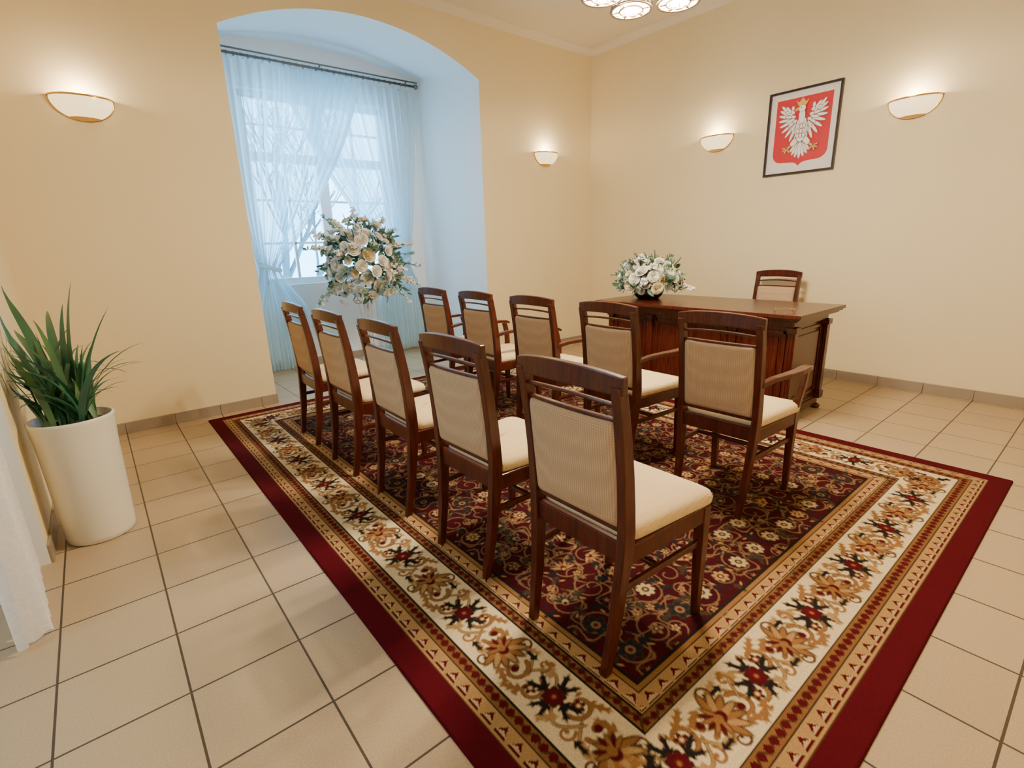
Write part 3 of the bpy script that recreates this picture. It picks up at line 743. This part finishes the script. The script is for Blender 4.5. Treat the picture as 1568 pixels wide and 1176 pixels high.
for k in range(78):
    a0 = rn.uniform(0, 2 * pi); rr = .10 * math.sqrt(rn.random())
    az = rn.gauss(pi * .62, .95)
    strap(mb, (rr * math.cos(a0), rr * math.sin(a0), .565), az, rn.uniform(.25, .58), rn.uniform(.3, 1.35), rn.uniform(.008, .014), 2 + (k % 3 == 0), rn.uniform(.2, 1.2), rn.uniform(-1.3, 1.3), rn.uniform(-1, 1))
for (ax, lean, L, wd, dr) in ((1.9, .8, .82, .019, .1), (2.3, .65, .76, .018, .2), (1.6, 1.0, .80, .018, .3), (1.9, 1.0, .74, .017, .5), (.9, .15, .66, .018, .3), (-.3, .40, .56, .012, .1), (1.2, .1, .56, .015, .5), (1.8, 1.2, .70, .017, .4), (2.2, 1.3, .66, .015, .5), (-.4, .3, .42, .013, .2), (-.5, .75, .42, .010, .7), (-.6, 1.0, .32, .009, .3), (0, .15, .36, .017, .1)):
    strap(mb, (.05 * math.cos(ax), .05 * math.sin(ax), .565), ax, L, lean, wd, 2, dr, rn.uniform(-.7, .7), rn.uniform(-.6, .6))
M_pl1 = simple('plant_leaf', (.015, .080, .038), .34, noise=(9, (.045, .16, .075)), coat=.2)
M_pl2 = simple('plant_leaf_light', (.09, .20, .05), .4, noise=(9, (.03, .11, .035)), coat=.15)
mb.obj('potted_plant', [M_pot, M_soil, M_pl1, M_pl2], 0, (-.185, 3.02, 0))

# ------------------------------------------------------------------ flowers
def basis(n):
    n = Vector(n).normalized(); u = n.orthogonal().normalized(); return u, n.cross(u), n
def rose(mb, c, n, r, mat, rn):
    u, v, w = basis(n); c = Vector(c)
    for (rk, cnt, hk, op) in ((.30, 4, .75, .1), (.55, 5, .72, .25), (.80, 6, .60, .45), (1.0, 6, .42, .8)):
        ph = rn.random() * 6
        for k in range(cnt):
            th = ph + 2 * pi * k / cnt; wd = pi / cnt * 1.25
            def f(a, b, th=th, wd=wd, rk=rk, hk=hk, op=op):
                aa = (a - .5) * 2; t = th + aa * wd; rad = r * rk * (math.sin(min(b * 1.2, 1) * pi / 2) * .85 + .25 * op * b * b); hh = r * hk * b * (1 - .18 * aa * aa) - r * .25 * op * max(b - .7, 0)
                return c + (u * math.cos(t) + v * math.sin(t)) * rad + w * hh
            mb.grid(f, 4, 3, mat)
def leaf(mb, p, d, L, wd, mat, nrm=None):
    d = Vector(d).normalized(); p = Vector(p); s_ = d.orthogonal().normalized() if nrm is None else d.cross(Vector(nrm)).normalized(); up = s_.cross(d)
    b = len(mb.v); pr = [(0, .1), (.25, .8), (.55, 1), (.85, .6), (1, .02)]
    for t, w_ in pr:
        for e in (-1, 0, 1): mb.v.append(tuple(p + d * L * t + s_ * e * wd * w_ + up * (.25 * wd * abs(e) - .3 * L * t * t * .4)))
    for i in range(len(pr) - 1):
        for k in (0, 1): mb.face((b + i * 3 + k, b + i * 3 + k + 1, b + i * 3 + k + 4, b + i * 3 + k + 3), mat, True)
def spray(mb, p, d, L, rn, kind):
    d = Vector(d).normalized(); p = Vector(p); pts = [p + d * L * t + Vector((0, 0, -.25 * L * t * t)) for t in [k / 8 for k in range(9)]]
    mb.tube([tuple(q_) for q_ in pts], [.003] * 8 + [.001], 2, 5)
    for k in range(2, 9):
        for e in range(2 if kind < 2 else 3):
            dd = Vector((rn.uniform(-1, 1), rn.uniform(-1, 1), rn.uniform(-.5, 1)))
            if kind == 0: leaf(mb, pts[k], dd + d * .4, L * .13, L * .055, 3)
            elif kind == 1: leaf(mb, pts[k], dd + d * .8, L * .22, L * .05, 2)
            else:
                q_ = pts[k] + dd * .02
                for z in range(4):
                    leaf(mb, q_, Vector((rn.uniform(-1, 1), rn.uniform(-1, 1), rn.uniform(-.6, 1))), .028, .013, 0)
def bouquet(mb, c, R, nr, rr, nsp, Lsp, rn, zmin=-.4):
    c = Vector(c)
    for i in range(nr):
        z = 1 - (1 - zmin) * (i + .5) / nr; a = i * 2.39996; q_ = math.sqrt(1 - z * z)
        d = Vector((q_ * math.cos(a), q_ * math.sin(a), z)); k = rn.uniform(.78, 1.0)
        rose(mb, c + Vector((d.x * R[0], d.y * R[1], d.z * R[2])) * k, d + Vector((rn.uniform(-.3, .3), rn.uniform(-.3, .3), rn.uniform(-.2, .3))), rn.uniform(rr * .7, rr * 1.15), 1 if rn.random() < .2 else 0, rn)
    for i in range(nr * 4):
        z = rn.uniform(zmin, 1); a = rn.uniform(0, 2 * pi); q_ = math.sqrt(1 - z * z); d = Vector((q_ * math.cos(a), q_ * math.sin(a), z))
        leaf(mb, c + Vector((d.x * R[0], d.y * R[1], d.z * R[2])) * rn.uniform(.6, .96), d + Vector((rn.uniform(-.7, .7), rn.uniform(-.7, .7), rn.uniform(-.7, .7))), rn.uniform(.06, .11), rn.uniform(.015, .028), rn.choice((2, 2, 3)))
    for i in range(nsp):
        z = rn.uniform(zmin * .7, .95); a = i * 2.39996 + .5; q_ = math.sqrt(1 - z * z); d = Vector((q_ * math.cos(a), q_ * math.sin(a), z))
        spray(mb, c + Vector((d.x * R[0], d.y * R[1], d.z * R[2])) * .7, d, Lsp * rn.uniform(.7, 1.15), rn, rn.choice((0, 0, 1, 2, 2)))
mats = [M_petal, M_petal2, M_leafg, M_euc, M_stand, M_dmetal]
mb = MB(); rn = random.Random(5)
bouquet(mb, (0, 0, 1.16), (.40, .36, .46), 112, .056, 46, .32, rn, -.8)
mb.lathe([(0, 0), (.17, 0), (.17, .012), (.03, .02), (.015, .035), (.015, .80), (.03, .82), (.10, .84), (.12, .90), (.1, .92), (0, .92)], (0, 0, 0), 4, 28)
for k in range(4):
    a = pi / 4 + k * pi / 2; mb.tube([(r * math.cos(a), r * math.sin(a), z) for r, z in ((.15, .02), (.08, .25), (.06, .5), (.09, .75), (.11, .86))], .007, 4, 6)
mb.obj('flower_arrangement_on_stand', mats, 0, (2.22, 5.12, 0))
mb = MB(); rn = random.Random(9)
bouquet(mb, (0, 0, .16), (.24, .29, .20), 60, .052, 20, .17, rn, -.35)
mb.lathe([(0, 0), (.09, 0), (.12, .03), (.14, .08), (.13, .1), (0, .09)], (0, 0, 0), 5, 24)
mb.v = [(a, b_, c if c > .012 else (.004 + .008 * math.exp(min((c - .012) * 20, 0)) if c != 0 else 0)) for a, b_, c in mb.v]
mb.obj('flower_arrangement', mats, 0, (3.90, 2.80, .8005))

# ------------------------------------------------------------------ outside tree
mb = MB(); rn = random.Random(2)
def branch(p, d, L, r, lv):
    p = Vector(p); d = Vector(d).normalized(); pts = [p]
    for k in range(4): d = (d + Vector((rn.uniform(-.15, .15), rn.uniform(-.15, .15), rn.uniform(-.05, .12)))).normalized(); pts.append(pts[-1] + d * L / 4)
    mb.tube([tuple(q_) for q_ in pts], [r * (1 - .1 * k) for k in range(5)], 0, 5)
    if lv > 0:
        for k in range(4): branch(pts[rn.randint(2, 4)], d + Vector((rn.uniform(-.9, .9), rn.uniform(-.6, .6), rn.uniform(-.2, .7))), L * .68, r * .5, lv - 1)
branch((0, 0, -1.5), (0, 0, 1), 3.0, .12, 4)
mb.obj('bare_tree', [M_bark], 0, (3.2, 11.5, 0))

# ------------------------------------------------------------------ world, portals, camera
wd = bpy.data.worlds.new('world'); sc.world = wd; wd.use_nodes = True
bg = wd.node_tree.nodes['Background']; bg.inputs[0].default_value = (.25, .64, 1.0, 1); bg.inputs[1].default_value = 12
def portal(name, loc, rot, sx, sy):
    l = bpy.data.lights.new(name, 'AREA'); l.shape = 'RECTANGLE'; l.size = sx; l.size_y = sy; l.cycles.is_portal = True
    o = bpy.data.objects.new(name, l); sc.collection.objects.link(o); o.location = loc; o.rotation_euler = rot
portal('window_portal_1', (2.3, YF + ND + .2, 1.94), (-pi / 2, 0, 0), 1.6, 2.0)
portal('window_portal_2', (XL - 1.2, 1.75, 1.8), (0, -pi / 2, 0), 1.6, .9)

f = Vector((.6078, .7495, -.2646)).normalized(); r = Vector((.7707, -.635, -.0308)); r = (r - f * r.dot(f)).normalized(); u = r.cross(f)
cam = bpy.data.cameras.new('camera'); co_ = bpy.data.objects.new('camera', cam); sc.collection.objects.link(co_)
Mx = Matrix(((r.x, u.x, -f.x, 0), (r.y, u.y, -f.y, 0), (r.z, u.z, -f.z, 1.3), (0, 0, 0, 1)))
co_.matrix_world = Mx
cam.sensor_width = 36; cam.lens = 17.72; cam.clip_start = .02
sc.camera = co_
